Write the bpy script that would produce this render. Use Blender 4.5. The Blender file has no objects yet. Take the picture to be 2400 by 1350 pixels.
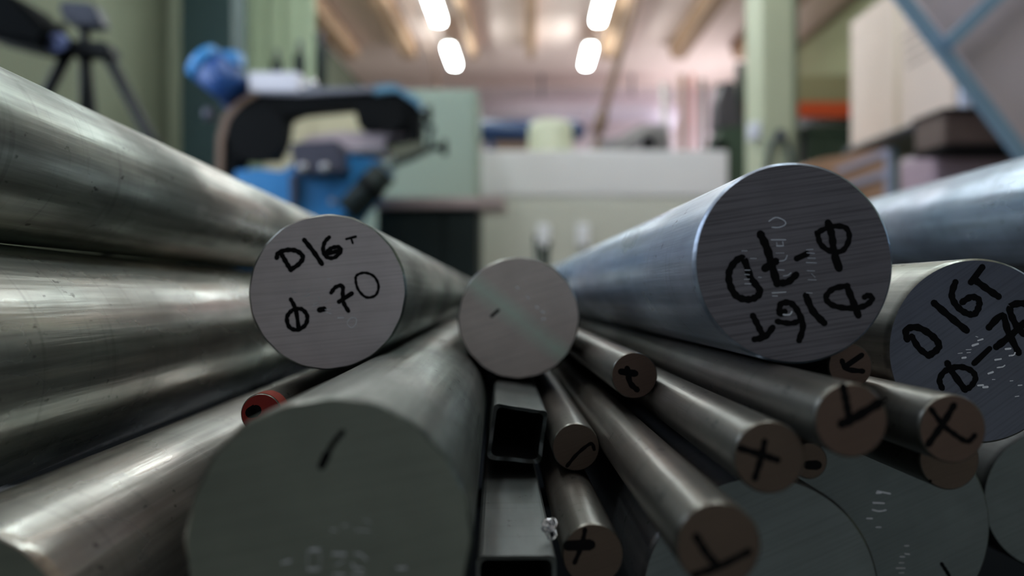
import bpy, bmesh, math, random
from mathutils import Vector, Matrix

# ------------------------------------------------------------------ camera, world, exposure
F = 1884.0            # focal length in pixels of the 2400 px wide frame
CX, CY = 1240.0, 640.0
CAMZ = 1.0
sc = bpy.context.scene
cam_d = bpy.data.cameras.new('camera')
cam_d.sensor_width = 36.0
cam_d.lens = 36.0 * F / 2400.0
cam_d.shift_x = (1200.0 - CX) / 2400.0
cam_d.shift_y = (CY - 675.0) / 2400.0
cam_d.clip_start = 0.01
cam_d.dof.use_dof = True
cam_d.dof.focus_distance = 0.315
cam_d.dof.aperture_fstop = 5.0
cam = bpy.data.objects.new('camera', cam_d)
cam.location = (0, 0, CAMZ)
cam.rotation_euler = (math.radians(90), 0, 0)
sc.collection.objects.link(cam)
sc.camera = cam
w = bpy.data.worlds.new('world'); sc.world = w
w.use_nodes = True
bg = w.node_tree.nodes['Background']
bg.inputs[0].default_value = (0.50, 0.56, 0.60, 1)
bg.inputs[1].default_value = 0.34
sc.view_settings.view_transform = 'Standard'
sc.view_settings.look = 'None'
sc.view_settings.gamma = 1
sc.view_settings.exposure = 0.4
sc.cycles.use_denoising = True
sc.cycles.max_bounces = 8
sc.cycles.sample_clamp_indirect = 6
LAMP = 34.0

C = sc.collection
rnd = random.Random(7)

def P(u, v, y):
    return Vector(((u - CX) / F * y, y, CAMZ + (CY - v) / F * y))

# ------------------------------------------------------------------ materials
def lin(c):
    return tuple((x / 12.92 if x <= .04045 else ((x + .055) / 1.055) ** 2.4) for x in [k / 255. for k in c]) + (1,)

def paint(name, rgb, rough=.5, metal=0., var=.12, scale=4., spec=.5, bump=0.0):
    m = bpy.data.materials.new(name); m.use_nodes = True
    nt = m.node_tree; n = nt.nodes; L = nt.links
    p = n['Principled BSDF']
    tc = n.new('ShaderNodeTexCoord'); no = n.new('ShaderNodeTexNoise')
    no.inputs['Scale'].default_value = scale; no.inputs['Detail'].default_value = 5
    L.new(tc.outputs['Object'], no.inputs['Vector'])
    mx = n.new('ShaderNodeMixRGB'); a = lin(rgb)
    mx.inputs[1].default_value = tuple(min(1, x * (1 - var)) for x in a[:3]) + (1,)
    mx.inputs[2].default_value = tuple(min(1, x * (1 + var)) for x in a[:3]) + (1,)
    L.new(no.outputs['Fac'], mx.inputs[0]); L.new(mx.outputs[0], p.inputs['Base Color'])
    p.inputs['Roughness'].default_value = rough; p.inputs['Metallic'].default_value = metal
    p.inputs['Specular IOR Level'].default_value = spec
    if bump:
        b = n.new('ShaderNodeBump'); b.inputs['Strength'].default_value = bump
        L.new(no.outputs['Fac'], b.inputs['Height']); L.new(b.outputs[0], p.inputs['Normal'])
    return m

def emis(name, rgb, s):
    m = bpy.data.materials.new(name); m.use_nodes = True
    p = m.node_tree.nodes['Principled BSDF']
    p.inputs['Base Color'].default_value = (.8, .8, .8, 1)
    p.inputs['Emission Color'].default_value = tuple(rgb) + (1,)
    p.inputs['Emission Strength'].default_value = s
    return m

def bar_body(name, rgb, rough=(.26, .5), seed=0., streak=1.0, stain=.45):
    """drawn aluminium: lengthwise streaks, short hatch scratches round the bar, oxide blotches"""
    m = bpy.data.materials.new(name); m.use_nodes = True
    nt = m.node_tree; n = nt.nodes; L = nt.links; p = n['Principled BSDF']
    tc = n.new('ShaderNodeTexCoord')
    def noise(scale, sv, detail=4, w=0.):
        mp = n.new('ShaderNodeMapping'); mp.inputs['Scale'].default_value = sv
        mp.inputs['Location'].default_value = (seed + w, seed * .7, seed * 1.3)
        L.new(tc.outputs['Object'], mp.inputs['Vector'])
        k = n.new('ShaderNodeTexNoise'); k.inputs['Scale'].default_value = scale; k.inputs['Detail'].default_value = detail
        L.new(mp.outputs[0], k.inputs['Vector']); return k
    def ramp(src, a, b, c0, c1):
        r = n.new('ShaderNodeValToRGB'); r.color_ramp.elements[0].position = a; r.color_ramp.elements[1].position = b
        r.color_ramp.elements[0].color = c0; r.color_ramp.elements[1].color = c1
        L.new(src.outputs['Fac'], r.inputs[0]); return r
    a = lin(rgb)
    hue = noise(14, (1, 1, .35), 4, 21.)
    blot = noise(26, (1, 1, .3), 7)
    streaks = noise(230, (1, 1, .035), 3, 3.)
    dots = noise(260, (1, 1, .55), 2, 5.)
    c1 = ramp(blot, .40, .60, tuple(x * (1 - stain) for x in a[:3]) + (1,), a)
    c2 = ramp(streaks, .3, .7, (1 - .35 * streak,) * 3 + (1,), (1, 1, 1, 1))
    c3 = ramp(dots, .24, .32, (.25, .25, .25, 1), (1, 1, 1, 1))
    m1 = n.new('ShaderNodeMixRGB'); m1.blend_type = 'MULTIPLY'; m1.inputs[0].default_value = 1
    L.new(c1.outputs[0], m1.inputs[1]); L.new(c2.outputs[0], m1.inputs[2])
    m2 = n.new('ShaderNodeMixRGB'); m2.blend_type = 'MULTIPLY'; m2.inputs[0].default_value = 1
    L.new(m1.outputs[0], m2.inputs[1]); L.new(c3.outputs[0], m2.inputs[2])
    hatch = noise(42, (.45, .45, 6), 3, 9.)
    c4 = ramp(hatch, .30, .42, (.45, .45, .45, 1), (1, 1, 1, 1))
    m3 = n.new('ShaderNodeMixRGB'); m3.blend_type = 'MULTIPLY'; m3.inputs[0].default_value = .35
    L.new(m2.outputs[0], m3.inputs[1]); L.new(c4.outputs[0], m3.inputs[2])
    c5 = n.new('ShaderNodeValToRGB'); e = c5.color_ramp.elements
    e[0].position = .35; e[0].color = (.90, 1.0, .97, 1); e[1].position = .65; e[1].color = (1.0, .90, .86, 1)
    L.new(hue.outputs['Fac'], c5.inputs[0])
    m4 = n.new('ShaderNodeMixRGB'); m4.blend_type = 'MULTIPLY'; m4.inputs[0].default_value = 1
    L.new(m3.outputs[0], m4.inputs[1]); L.new(c5.outputs[0], m4.inputs[2])
    L.new(m4.outputs[0], p.inputs['Base Color'])
    mr = n.new('ShaderNodeMapRange'); mr.inputs[1].default_value = .3; mr.inputs[2].default_value = .7
    mr.inputs[3].default_value = rough[1]; mr.inputs[4].default_value = rough[0]
    L.new(blot.outputs['Fac'], mr.inputs[0]); L.new(mr.outputs[0], p.inputs['Roughness'])
    b = n.new('ShaderNodeBump'); b.inputs['Strength'].default_value = .6; b.inputs['Distance'].default_value = .0004
    L.new(streaks.outputs['Fac'], b.inputs['Height']); L.new(b.outputs[0], p.inputs['Normal'])
    p.inputs['Metallic'].default_value = .8
    return m

def sawn(name, rgb, rough=.45, metal=.75, ang=0., lines=.5, var=.22, streak=None):
    """sawn end: fine parallel blade lines"""
    m = bpy.data.materials.new(name); m.use_nodes = True
    nt = m.node_tree; n = nt.nodes; L = nt.links; p = n['Principled BSDF']
    tc = n.new('ShaderNodeTexCoord')
    mp = n.new('ShaderNodeMapping'); mp.inputs['Rotation'].default_value = (0, 0, ang)
    mp2 = n.new('ShaderNodeMapping'); mp2.inputs['Scale'].default_value = (18, 1100, 1)
    L.new(tc.outputs['Object'], mp.inputs['Vector']); L.new(mp.outputs[0], mp2.inputs['Vector'])
    k = n.new('ShaderNodeTexNoise'); k.inputs['Scale'].default_value = 1; k.inputs['Detail'].default_value = 3
    L.new(mp2.outputs[0], k.inputs['Vector'])
    k2 = n.new('ShaderNodeTexNoise'); k2.inputs['Scale'].default_value = 45; k2.inputs['Detail'].default_value = 5
    L.new(tc.outputs['Object'], k2.inputs['Vector'])
    a = lin(rgb)
    mx = n.new('ShaderNodeMixRGB')
    mx.inputs[1].default_value = tuple(x * (1 - var) for x in a[:3]) + (1,)
    mx.inputs[2].default_value = tuple(min(1, x * (1 + var)) for x in a[:3]) + (1,)
    L.new(k2.outputs['Fac'], mx.inputs[0])
    r = n.new('ShaderNodeValToRGB'); r.color_ramp.elements[0].position = .35; r.color_ramp.elements[1].position = .55
    r.color_ramp.elements[0].color = (1 - lines,) * 3 + (1,)
    L.new(k.outputs['Fac'], r.inputs[0])
    m1 = n.new('ShaderNodeMixRGB'); m1.blend_type = 'MULTIPLY'; m1.inputs[0].default_value = 1
    L.new(mx.outputs[0], m1.inputs[1]); L.new(r.outputs[0], m1.inputs[2])
    out = m1
    if streak:      # a pale reflection painted slantwise across the cut
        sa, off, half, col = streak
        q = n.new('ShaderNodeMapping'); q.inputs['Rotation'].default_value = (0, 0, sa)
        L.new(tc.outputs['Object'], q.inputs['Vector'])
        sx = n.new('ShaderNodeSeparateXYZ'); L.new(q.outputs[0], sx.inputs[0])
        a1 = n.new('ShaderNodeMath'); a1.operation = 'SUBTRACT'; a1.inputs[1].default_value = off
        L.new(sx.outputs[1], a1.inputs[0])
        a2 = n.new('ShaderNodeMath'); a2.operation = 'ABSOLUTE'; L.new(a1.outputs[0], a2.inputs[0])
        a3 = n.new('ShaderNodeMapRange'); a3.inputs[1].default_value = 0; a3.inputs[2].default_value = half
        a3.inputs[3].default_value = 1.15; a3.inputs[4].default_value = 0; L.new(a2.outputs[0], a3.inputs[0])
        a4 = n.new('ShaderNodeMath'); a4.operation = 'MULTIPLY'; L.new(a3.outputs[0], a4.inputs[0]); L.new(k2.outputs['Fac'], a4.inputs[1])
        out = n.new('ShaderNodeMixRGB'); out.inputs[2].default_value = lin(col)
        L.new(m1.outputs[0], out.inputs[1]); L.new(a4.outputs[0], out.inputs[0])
    L.new(out.outputs[0], p.inputs['Base Color'])
    b = n.new('ShaderNodeBump'); b.inputs['Strength'].default_value = .3 * lines + .03; b.inputs['Distance'].default_value = .0003
    L.new(k.outputs['Fac'], b.inputs['Height']); L.new(b.outputs[0], p.inputs['Normal'])
    p.inputs['Roughness'].default_value = rough; p.inputs['Metallic'].default_value = metal
    return m

# ------------------------------------------------------------------ object helpers
def link(name, bm, mat, parent=None, smooth=False, mats=None):
    me = bpy.data.meshes.new(name); bm.normal_update(); bm.to_mesh(me); bm.free()
    for mm in (mats or [mat]): me.materials.append(mm)
    if smooth:
        for p in me.polygons: p.use_smooth = True
    o = bpy.data.objects.new(name, me); C.objects.link(o)
    if parent is not None: o.parent = parent
    return o

def tag(o, label, cat, group=None, kind=None):
    o['label'] = label; o['category'] = cat
    if group: o['group'] = group
    if kind: o['kind'] = kind
    return o

def thing(name, label, cat, loc=(0, 0, 0), group=None):
    o = bpy.data.objects.new(name, None); C.objects.link(o); o.location = loc
    o.empty_display_size = .05
    return tag(o, label, cat, group)

def struct(name, bm, mat, smooth=False):
    o = link(name, bm, mat, smooth=smooth); o['kind'] = 'structure'; return o

def add_box(bm, a, b, bev=0., mi=0, M=None):
    lo = Vector([min(a[i], b[i]) for i in range(3)]); hi = Vector([max(a[i], b[i]) for i in range(3)])
    t = bmesh.new()
    bmesh.ops.create_cube(t, size=1)
    for v in t.verts:
        v.co = Vector([(lo[i] + hi[i]) / 2 + v.co[i] * (hi[i] - lo[i]) for i in range(3)])
    if bev: bmesh.ops.bevel(t, geom=t.edges[:], offset=bev, segments=2, affect='EDGES', profile=.6)
    return merge(bm, t, mi, M)

def merge(bm, t, mi=0, M=None):
    if M is not None: bmesh.ops.transform(t, matrix=M, verts=t.verts)
    mp = {v: bm.verts.new(v.co) for v in t.verts}
    for f in t.faces:
        try:
            g = bm.faces.new([mp[v] for v in f.verts]); g.material_index = mi; g.smooth = f.smooth
        except ValueError: pass
    t.free(); return bm

def box(a, b, bev=0.): return add_box(bmesh.new(), a, b, bev)

def frame_of(d):
    d = d.normalized(); up = Vector((0, 0, 1)) if abs(d.z) < .95 else Vector((0, 1, 0))
    x = d.cross(up).normalized(); y = d.cross(x); return x, y

def add_tube(bm, pts, r, seg=12, caps=True):
    pts = [Vector(p) for p in pts]; rings = []
    rr = r if isinstance(r, (list, tuple)) else [r] * len(pts)
    for i, p in enumerate(pts):
        d = (pts[min(i + 1, len(pts) - 1)] - pts[max(i - 1, 0)])
        x, y = frame_of(d)
        rings.append([bm.verts.new(p + (x * math.cos(2 * math.pi * k / seg) + y * math.sin(2 * math.pi * k / seg)) * rr[i]) for k in range(seg)])
    for a, b in zip(rings, rings[1:]):
        for k in range(seg):
            f = bm.faces.new((a[k], a[(k + 1) % seg], b[(k + 1) % seg], b[k])); f.smooth = True
    if caps:
        bm.faces.new(rings[0][::-1]); bm.faces.new(rings[-1])
    return bm

def tube(pts, r, seg=12): return add_tube(bmesh.new(), pts, r, seg)

def prism(pts, depth, bev=0.):
    """outline (list of Vectors, all in one plane facing the room) given its real thickness along +y"""
    bm = bmesh.new()
    a = [bm.verts.new(p) for p in pts]; b = [bm.verts.new(p + Vector((0, depth, 0))) for p in pts]
    bm.faces.new(a); bm.faces.new(b[::-1])
    for i in range(len(a)):
        j = (i + 1) % len(a); bm.faces.new((a[j], a[i], b[i], b[j]))
    bmesh.ops.recalc_face_normals(bm, faces=bm.faces[:])
    if bev: bmesh.ops.bevel(bm, geom=bm.edges[:], offset=bev, segments=2, affect='EDGES')
    return bm

def pix(pts, y, depth, bev=0.): return prism([P(u, v, y) for u, v in pts], depth, bev)
def pbox(u0, v0, u1, v1, y, depth, bev=.004):
    a = P(u0, v0, y); b = P(u1, v1, y); b.y += depth; return box(a, b, bev)

def smooth_line(pts, closed=False, k=6):
    if len(pts) < 3: return pts
    out = []; n = len(pts)
    rng = range(n) if closed else range(n - 1)
    g = (lambda i: pts[i % n]) if closed else (lambda i: pts[max(0, min(n - 1, i))])
    for i in rng:
        p0, p1, p2, p3 = g(i - 1), g(i), g(i + 1), g(i + 2)
        for s in range(k):
            t = s / k
            out.append(tuple(.5 * (2 * p1[j] + (p2[j] - p0[j]) * t + (2 * p0[j] - 5 * p1[j] + 4 * p2[j] - p3[j]) * t * t + (3 * p1[j] - p0[j] - 3 * p2[j] + p3[j]) * t ** 3) for j in (0, 1)))
    out.append(pts[0] if closed else pts[-1])
    return out

# ------------------------------------------------------------------ room shell
M_wall_l = paint('olive painted wall', (108, 114, 96), .8, var=.25, scale=.9)
M_wall_r = paint('pale green painted wall', (150, 152, 118), .8, var=.2, scale=.9)
M_wall_b = paint('lilac grey wall', (200, 185, 190), .8, var=.06, scale=1.2)
M_ceil = paint('warm concrete ceiling', (240, 216, 206), .85, var=.08, scale=.8)
M_rib = paint('ceiling rib with painted shade', (168, 134, 106), .8, var=.12, scale=1.)  # the brown holds the shade of the rib sides
M_floor = paint('grey workshop floor', (126, 122, 114), .6, var=.2, scale=1.5)
XL, XR, YB, YF, ZC = -3.1, 4.1, 15.2, -3.0, 4.5
struct('floor', box((XL, YF, -.1), (XR, YB, 0)), M_floor)
struct('ceiling', box((XL, YF, ZC), (XR, YB, ZC + .1)), M_ceil)
struct('wall_left', box((XL - .1, YF, 0), (XL, YB, ZC)), M_wall_l)
struct('wall_right', box((XR, YF, 0), (XR + .1, YB, ZC)), M_wall_r)
struct('wall_back', box((XL, YB, 0), (XR, YB + .1, ZC)), M_wall_b)
i = 0
for x in (-2.75, -1.85, -.85, .03, 1.22, 2.3, 3.25):
    i += 1
    wd = .10 if x < 1.2 and x > -.9 else .2
    bm = bmesh.new(); z0 = ZC - .20
    pts = [Vector((x - wd * .5, YF, z0)), Vector((x + wd * .5, YF, z0)), Vector((x + wd * .75, YF, ZC)), Vector((x - wd * .75, YF, ZC))]
    bm.free()
    o = link('ceiling_beam', prism(pts, 12.4 - YF), M_rib); o['kind'] = 'structure'

# glowing pane added unseen behind the column to brighten the far ceiling
wb = bmesh.new(); y0w, y1w = 12.3, 14.6
add_box(wb, (XR - .02, y0w, 1.3), (XR - .005, y1w, 3.6))
struct('window_1', wb, emis('added far glow', (.90, .92, 1.0), 6.0))  # added unseen glow pane, not a real window
fb = bmesh.new()
for a_, b_ in (((XR - .05, y0w - .06, 1.24), (XR, y0w, 3.66)), ((XR - .05, y1w, 1.24), (XR, y1w + .06, 3.66)), ((XR - .05, y0w, 1.24), (XR, y1w, 1.3)), ((XR - .05, y0w, 3.6), (XR, y1w, 3.66)), ((XR - .05, 13.42, 1.3), (XR, 13.48, 3.6))):
    add_box(fb, a_, b_)
struct('trim_1', fb, M_wall_b)  # frame made for the added glow pane alone
# daylight windows in the left wall beside the rack, beyond the left edge of the picture
for k_, (wy0, wy1) in enumerate(((.4, 2.2), (2.5, 4.3))):
    struct('window_%d' % (k_ + 2), box((XL + .005, wy0, 1.5), (XL + .02, wy1, 3.5)), emis('bluish daylight in frosted glass', (.70, .83, 1.0), 3.6))
    fb = bmesh.new()
    for a_, b_ in (((XL, wy0 - .06, 1.44), (XL + .05, wy1 + .06, 1.5)), ((XL, wy0 - .06, 3.5), (XL + .05, wy1 + .06, 3.56)), ((XL, wy0 - .06, 1.5), (XL + .05, wy0, 3.5)), ((XL, wy1, 1.5), (XL + .05, wy1 + .06, 3.5)), ((XL, (wy0 + wy1) / 2 - .03, 1.5), (XL + .05, (wy0 + wy1) / 2 + .03, 3.5))):
        add_box(fb, a_, b_)
    struct('trim_%d' % (k_ + 2), fb, M_wall_b)

# right side column of the hall, and the dark one on the left
M_col = paint('pale green enamel', (176, 180, 154), .55, var=.08, scale=2)
a = P(1787, 0, 4.5)
col = struct('column_right', box((a.x, 4.5, 0), (a.x + .175, 4.86, ZC), .008), M_col)
link('flange', box((a.x + .175, 4.6, 0), (a.x + .235, 4.86, ZC), .004), paint('grey green enamel', (130, 142, 124), .6), col)
struct('column_left', box((-2.86, 6.6, 0), (-2.44, 6.95, ZC), .01), paint('dark blue green column', (34, 58, 60), .6, var=.2))

# ------------------------------------------------------------------ fluorescent lamps
M_tube = emis('lamp light', (.88, 1.0, 1.0), LAMP)
M_house = paint('white lamp housing', (205, 205, 200), .5)
lamps = [(-1.2, 11.05), (-1.2, 8.95), (.78, 11.15), (.78, 8.95)]
n = 0
names = ['short far lamp of the row over the band saw', 'near lamp of the row over the band saw, cut off above',
         'short far lamp of the row over the white machine', 'near lamp of the row over the white machine, cut off above']
for row, x in (('saw', -1.11), ('machine', .85)):
    for k, y in enumerate((11.05, 8.95, 6.85, 4.75, 2.65, .55)):
        if k == 0: lab = 'farthest glowing fluorescent lamp in the row hung on the %s side of the ceiling' % ('band saw' if row == 'saw' else 'column')
        elif k == 1: lab = 'glowing fluorescent lamp cut by the top of the picture, %s row' % ('band saw' if row == 'saw' else 'column side')
        else: lab = 'glowing fluorescent ceiling lamp overhead, above the top of the picture'
        t = thing('fluorescent_lamp', lab, 'ceiling lamp', (x, y, ZC - .40), 'fluorescent lamps in two rows under the ceiling')
        link('housing', box((-.07, 0, .05), (.07, 1.0, .09), .008), M_house, t)
        link('diffuser', box((-.065, .02, -.04), (.065, .98, .05), .03), M_tube, t)
        for yy in (.2, .8): link('hanger', tube([(0, yy, .09), (0, yy, .40)], .006, 6), M_house, t)

# ------------------------------------------------------------------ the pile of bars
# near-end centre (x, y, z relative to the lens height), lengthwise direction (dx, dz per unit y), radius
BARS = {
 'A': (-0.19193, -0.15, 0.0624, -0.06054, -0.02696, 0.035),
 'B': (-0.19695, -0.15, -0.02461, -0.06048, -0.02665, 0.05),
 'C': (-0.09027, 0.36033, -0.00842, -0.03981, -0.02813, 0.035),
 'D': (-0.00584, 0.4588, -0.02555, -0.03981, -0.02814, 0.03484),
 'E': (0.09187, 0.27851, 0.00353, -0.0412, -0.02621, 0.035),
 'F': (-0.04904, 0.19743, -0.06549, -0.03981, -0.02813, 0.035),
 'G': (0.16997, 0.30415, -0.02939, -0.04003, -0.02838, 0.035),
 'H': (0.21679, -0.15, 0.02882, 0.15924, 0.01699, 0.035),
 'I': (-0.12222, 0.20933, -0.09944, -0.03981, -0.02813, 0.035),
 'J': (0.16879, 0.37944, -0.11985, -0.03948, -0.02908, 0.05029),
 'K': (0.07662, 0.26535, -0.10704, -0.03981, -0.02813, 0.04),
 'M': (0.26122, 0.40207, -0.11354, -0.03981, -0.02813, 0.035),
 's1': (0.04502, 0.34344, -0.04375, -0.03981, -0.02813, 0.00987),
 's2': (0.01974, 0.33798, -0.0732, -0.03965, -0.02813, 0.00999),
 's3': (0.02092, 0.26273, -0.09204, -0.03981, -0.02813, 0.01004),
 's4': (0.04579, 0.19424, -0.06577, -0.03935, -0.02805, 0.01038),
 's5': (0.06694, 0.2236, -0.05127, -0.0398, -0.02813, 0.01008),
 's6': (0.08706, 0.21725, -0.03978, -0.03981, -0.02813, 0.01003),
 's7': (0.12751, 0.2419, -0.0469, -0.04011, -0.02842, 0.01028),
 's8': (0.14107, 0.26963, -0.06244, -0.039, -0.02962, 0.01027),
 's9': (0.09453, 0.27067, -0.06336, -0.03981, -0.02813, 0.00601),
 'sX': (0.11476, 0.28708, -0.0332, -0.03999, -0.0279, 0.00798),
 'sR': (-0.10689, 0.32068, -0.05617, -0.03981, -0.02813, 0.008),
 'T1': (-0.00518, 0.35713, -0.07166, -0.03986, -0.0282, 0.01214),
 'T2': (-0.00396, 0.24857, -0.10001, -0.03981, -0.02813, 0.01253)
}

BARS['B'] = (-.197, -.15, -.0246, -.0605, -.0267, .050)
BARS['A'] = (-.1919, -.15, .0606, -.0605, -.0267, .035)
BARS['I'] = (-.1488, .2026, -.0987, -.0398, -.0281, .035)
M_aluB = bar_body('bright drawn aluminium', (212, 212, 208), (.13, .42), seed=31., stain=.5, streak=1.5)
M_alu = bar_body('drawn aluminium', (204, 206, 202), (.22, .6), seed=1., stain=.6, streak=1.5)
M_alu2 = bar_body('cloudy aluminium', (164, 169, 167), (.24, .6), seed=4., stain=.6, streak=1.4)
M_alu3 = bar_body('aluminium with painted blue reflection', (188, 204, 230), (.22, .48), seed=8., stain=.45)  # blue daylight reflection tinted into the base colour
M_dull = bar_body('dull bar skin', (134, 129, 125), (.26, .52), seed=11., stain=.55)
M_dark = bar_body('grey bar skin', (118, 120, 126), (.36, .56), seed=15., stain=.4)
M_tubem = bar_body('square tube steel', (106, 111, 113), (.4, .6), seed=19., stain=.35, streak=.3)
M_end_C = sawn('smooth grey cut', (214, 206, 210), .55, .6, .1, .12)
M_end_D = sawn('pale cut with painted reflection', (232, 220, 214), .55, .6, .3, .12, streak=(-.67, .0006, .0085, (225, 255, 238)))  # the greenish streak is a reflection put into the colour
M_end_E = sawn('lined saw cut', (120, 116, 122), .44, .7, .15, .34)
M_end_F = sawn('cut with painted shade', (128, 134, 124), .5, .6, .2, .1)  # shadow falling on the nearest ends is put into this colour
M_end_G = sawn('blue grey cut', (112, 116, 130), .48, .65, .6, .15)
M_end_J = sawn('dim grey cut', (122, 130, 130), .5, .6, .4, .12)
M_end_s = sawn('brownish cut', (108, 87, 76), .6, .35, .3, .1)
M_end_s2 = sawn('tan cut', (100, 84, 72), .6, .35, .3, .1)
M_red = paint('red paint', (150, 24, 10), .5, var=.15, scale=120)
M_ink = paint('black marker ink', (6, 6, 9), .7, var=.1, scale=200, spec=.15)
M_stamp = paint('bright stamped metal', (215, 215, 220), .25, metal=.9, var=.1, scale=300)
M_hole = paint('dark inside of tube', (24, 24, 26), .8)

ROOT = {}
def bar_frame(k):
    px, py, pz, dx, dz, r = BARS[k]
    z = Vector((dx, 1, dz)).normalized()
    x = Vector((0, 1, 0)).cross(Vector((0, 0, 1))) - 0 * z
    x = (x - z * x.dot(z)).normalized(); y = z.cross(x)
    M = Matrix((x, y, z)).transposed().to_4x4()
    M.translation = Vector((px, py, pz + CAMZ))
    return M, r

def round_bar(k, name, length, body, endm, label, cat='metal bar', group=None, seg=96, rough=0., notch=()):
    M, r = bar_frame(k)
    bm = bmesh.new(); ch = r * .018 + .0002
    def ring(rad, z, wob=0):
        vs = []
        for s in range(seg):
            a = 2 * math.pi * s / seg
            q = rad
            for na, nw, nd in notch:
                d = (a - na + math.pi) % (2 * math.pi) - math.pi
                q -= nd * math.exp(-(d / nw) ** 2) * (wob)
            if rough: q += rough * wob * math.sin(a * 7 + 1) * math.sin(a * 13 + 2)
            vs.append(bm.verts.new((q * math.cos(a), q * math.sin(a), z)))
        return vs
    ns = [ring(r - ch, 0, 1), ring(r, ch, 1), ring(r, ch * 4 + .001, 0)]
    steps = 8
    ns += [ring(r, length * (i + 1) / steps) for i in range(steps)]
    for a, b in zip(ns, ns[1:]):
        for s in range(seg):
            f = bm.faces.new((a[s], b[s], b[(s + 1) % seg], a[(s + 1) % seg])); f.smooth = True
    bm.faces.new(ns[-1])
    rim = [v.co.copy() for v in ns[0]]
    bmesh.ops.recalc_face_normals(bm, faces=bm.faces[:])
    o = link(name, bm, body)
    o.matrix_world = M
    tag(o, label, cat, group)
    bm = bmesh.new()
    c = bm.verts.new((0, 0, 0)); vs = [bm.verts.new(p) for p in rim]
    for s in range(seg): bm.faces.new((c, vs[s], vs[(s + 1) % seg]))
    bmesh.ops.recalc_face_normals(bm, faces=bm.faces[:])
    e = link('cut_end', bm, endm, o)
    ROOT[k] = (o, M, r)
    return o

def on_face(k, u, v, lift):
    o, M, r = ROOT[k]
    d = Vector(((u - CX) / F, 1, (CY - v) / F)); org = Vector((0, 0, CAMZ))
    nrm = (M.to_3x3() @ Vector((0, 0, 1)))
    t = (M.translation - org).dot(nrm) / d.dot(nrm)
    q = M.inverted() @ (org + d * t)
    return Vector((q.x, q.y, -lift))

def strokes(k, name, lines, tr=None, mat=None, lift=.00009, label=None, wmul=1.):
    """ink strokes lying on a bar's cut end: each (points, width) or (points, width, closed)"""
    o, M, r = ROOT[k]; bm = bmesh.new()
    ox, oy, s = tr or (0, 0, 1)
    for n_, L_ in enumerate(lines):
        pts, wd = L_[0], L_[1] * s * (1.22 if name.startswith('marker') else 1.0); closed = len(L_) > 2
        pts = [(ox + a * s, oy + b * s) for a, b in pts]
        pts = smooth_line(pts, closed)
        y = M.translation.y; hw = wd * .5 / F * y
        q = [on_face(k, a, b, lift + n_ * 4e-6) for a, b in pts]
        q = [p for p in q if math.hypot(p.x, p.y) < r * .985]
        if len(q) < 1: continue
        N = len(q)
        L1 = []; L2 = []
        for i in range(N):
            d = (q[min(i + 1, N - 1)] - q[max(i - 1, 0)])
            if d.length < 1e-9: d = Vector((1, 0, 0))
            d.normalize(); nn = Vector((-d.y, d.x, 0))
            h = hw * (1 + .13 * math.sin(i * 1.7 + n_))
            L1.append(bm.verts.new(q[i] + nn * h)); L2.append(bm.verts.new(q[i] - nn * h))
        for i in range(N - 1):
            bm.faces.new((L1[i], L1[i + 1], L2[i + 1], L2[i]))
        if not closed:
            for e, c in ((0, q[0]), (N - 1, q[-1])):
                cc = [bm.verts.new(c + Vector((math.cos(t * math.pi / 6), math.sin(t * math.pi / 6), 0)) * hw * .98 + Vector((0, 0, -2e-6))) for t in range(12)]
                bm.faces.new(cc)
    for f in bm.faces:
        if f.normal.z > 0: f.normal_flip()
    ob = link(name, bm, mat or M_ink, o)
    if label: ob['label'] = label
    return ob

g70 = 'thick round aluminium bars in the pile'
gs = 'thin round rods with marker crosses on their ends'
round_bar('A', 'round_bar', 3.1, M_alu, M_end_C, 'thick scratched aluminium bar running off the upper left, topmost on the left side', group=g70, rough=.0002)
round_bar('B', 'round_bar', 3.1, M_aluB, M_end_C, 'broad shiny aluminium bar running off the left edge, just under the scratched top bar', group=g70)
round_bar('C', 'round_bar', 2.6, M_alu2, M_end_C, 'thick aluminium bar whose upright grey end reads D16, dash and diameter 70', group=g70, rough=.0002)
round_bar('D', 'round_bar', 2.5, M_alu2, M_end_D, 'thick aluminium bar in the middle, plain round end with pale slanting painted reflection', group=g70, rough=.0003)
round_bar('E', 'round_bar', 2.7, M_alu3, M_end_E, 'large aluminium bar with saw lines and upside-down black writing on its end', group=g70)
round_bar('F', 'round_bar', 2.8, M_alu2, M_end_F, 'nearest thick bar, dark end with a single slanting stroke and stamped digits', group=g70, rough=.0004,
          notch=((math.radians(100), .05, .0008), (math.radians(22), .04, .0011), (math.radians(38), .06, .0006)))
round_bar('G', 'round_bar', 2.7, M_alu, M_end_G, 'thick bar cut by the right edge, blue grey end reading D16T in slanting marker', group=g70)
round_bar('H', 'round_bar', 2.9, M_alu3, M_end_E, 'thick bar with painted blue reflection, lying askew behind the bar with upside-down writing', group=g70)
round_bar('I', 'round_bar', 2.8, M_aluB, M_end_F, 'pitted thick bar in the lower left corner beside the nearest thick bar', group=g70, rough=.0003)
round_bar('J', 'round_bar', 2.6, M_alu2, M_end_J, 'wide dim grey bar end with stamped marks under the two stacked thin rods', group=g70)
round_bar('K', 'round_bar', 2.7, M_dark, M_end_J, 'unmarked wide grey bar end at the bottom, beneath the largest rod crosses', group=g70)
round_bar('M', 'round_bar', 2.6, bar_body('bar skin with painted shade', (70, 72, 76), (.45, .65), seed=23.), M_end_J, 'dim thick bar end at the right edge below the D16T bar', group=g70)  # shade from the bars above is put into the body colour
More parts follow.
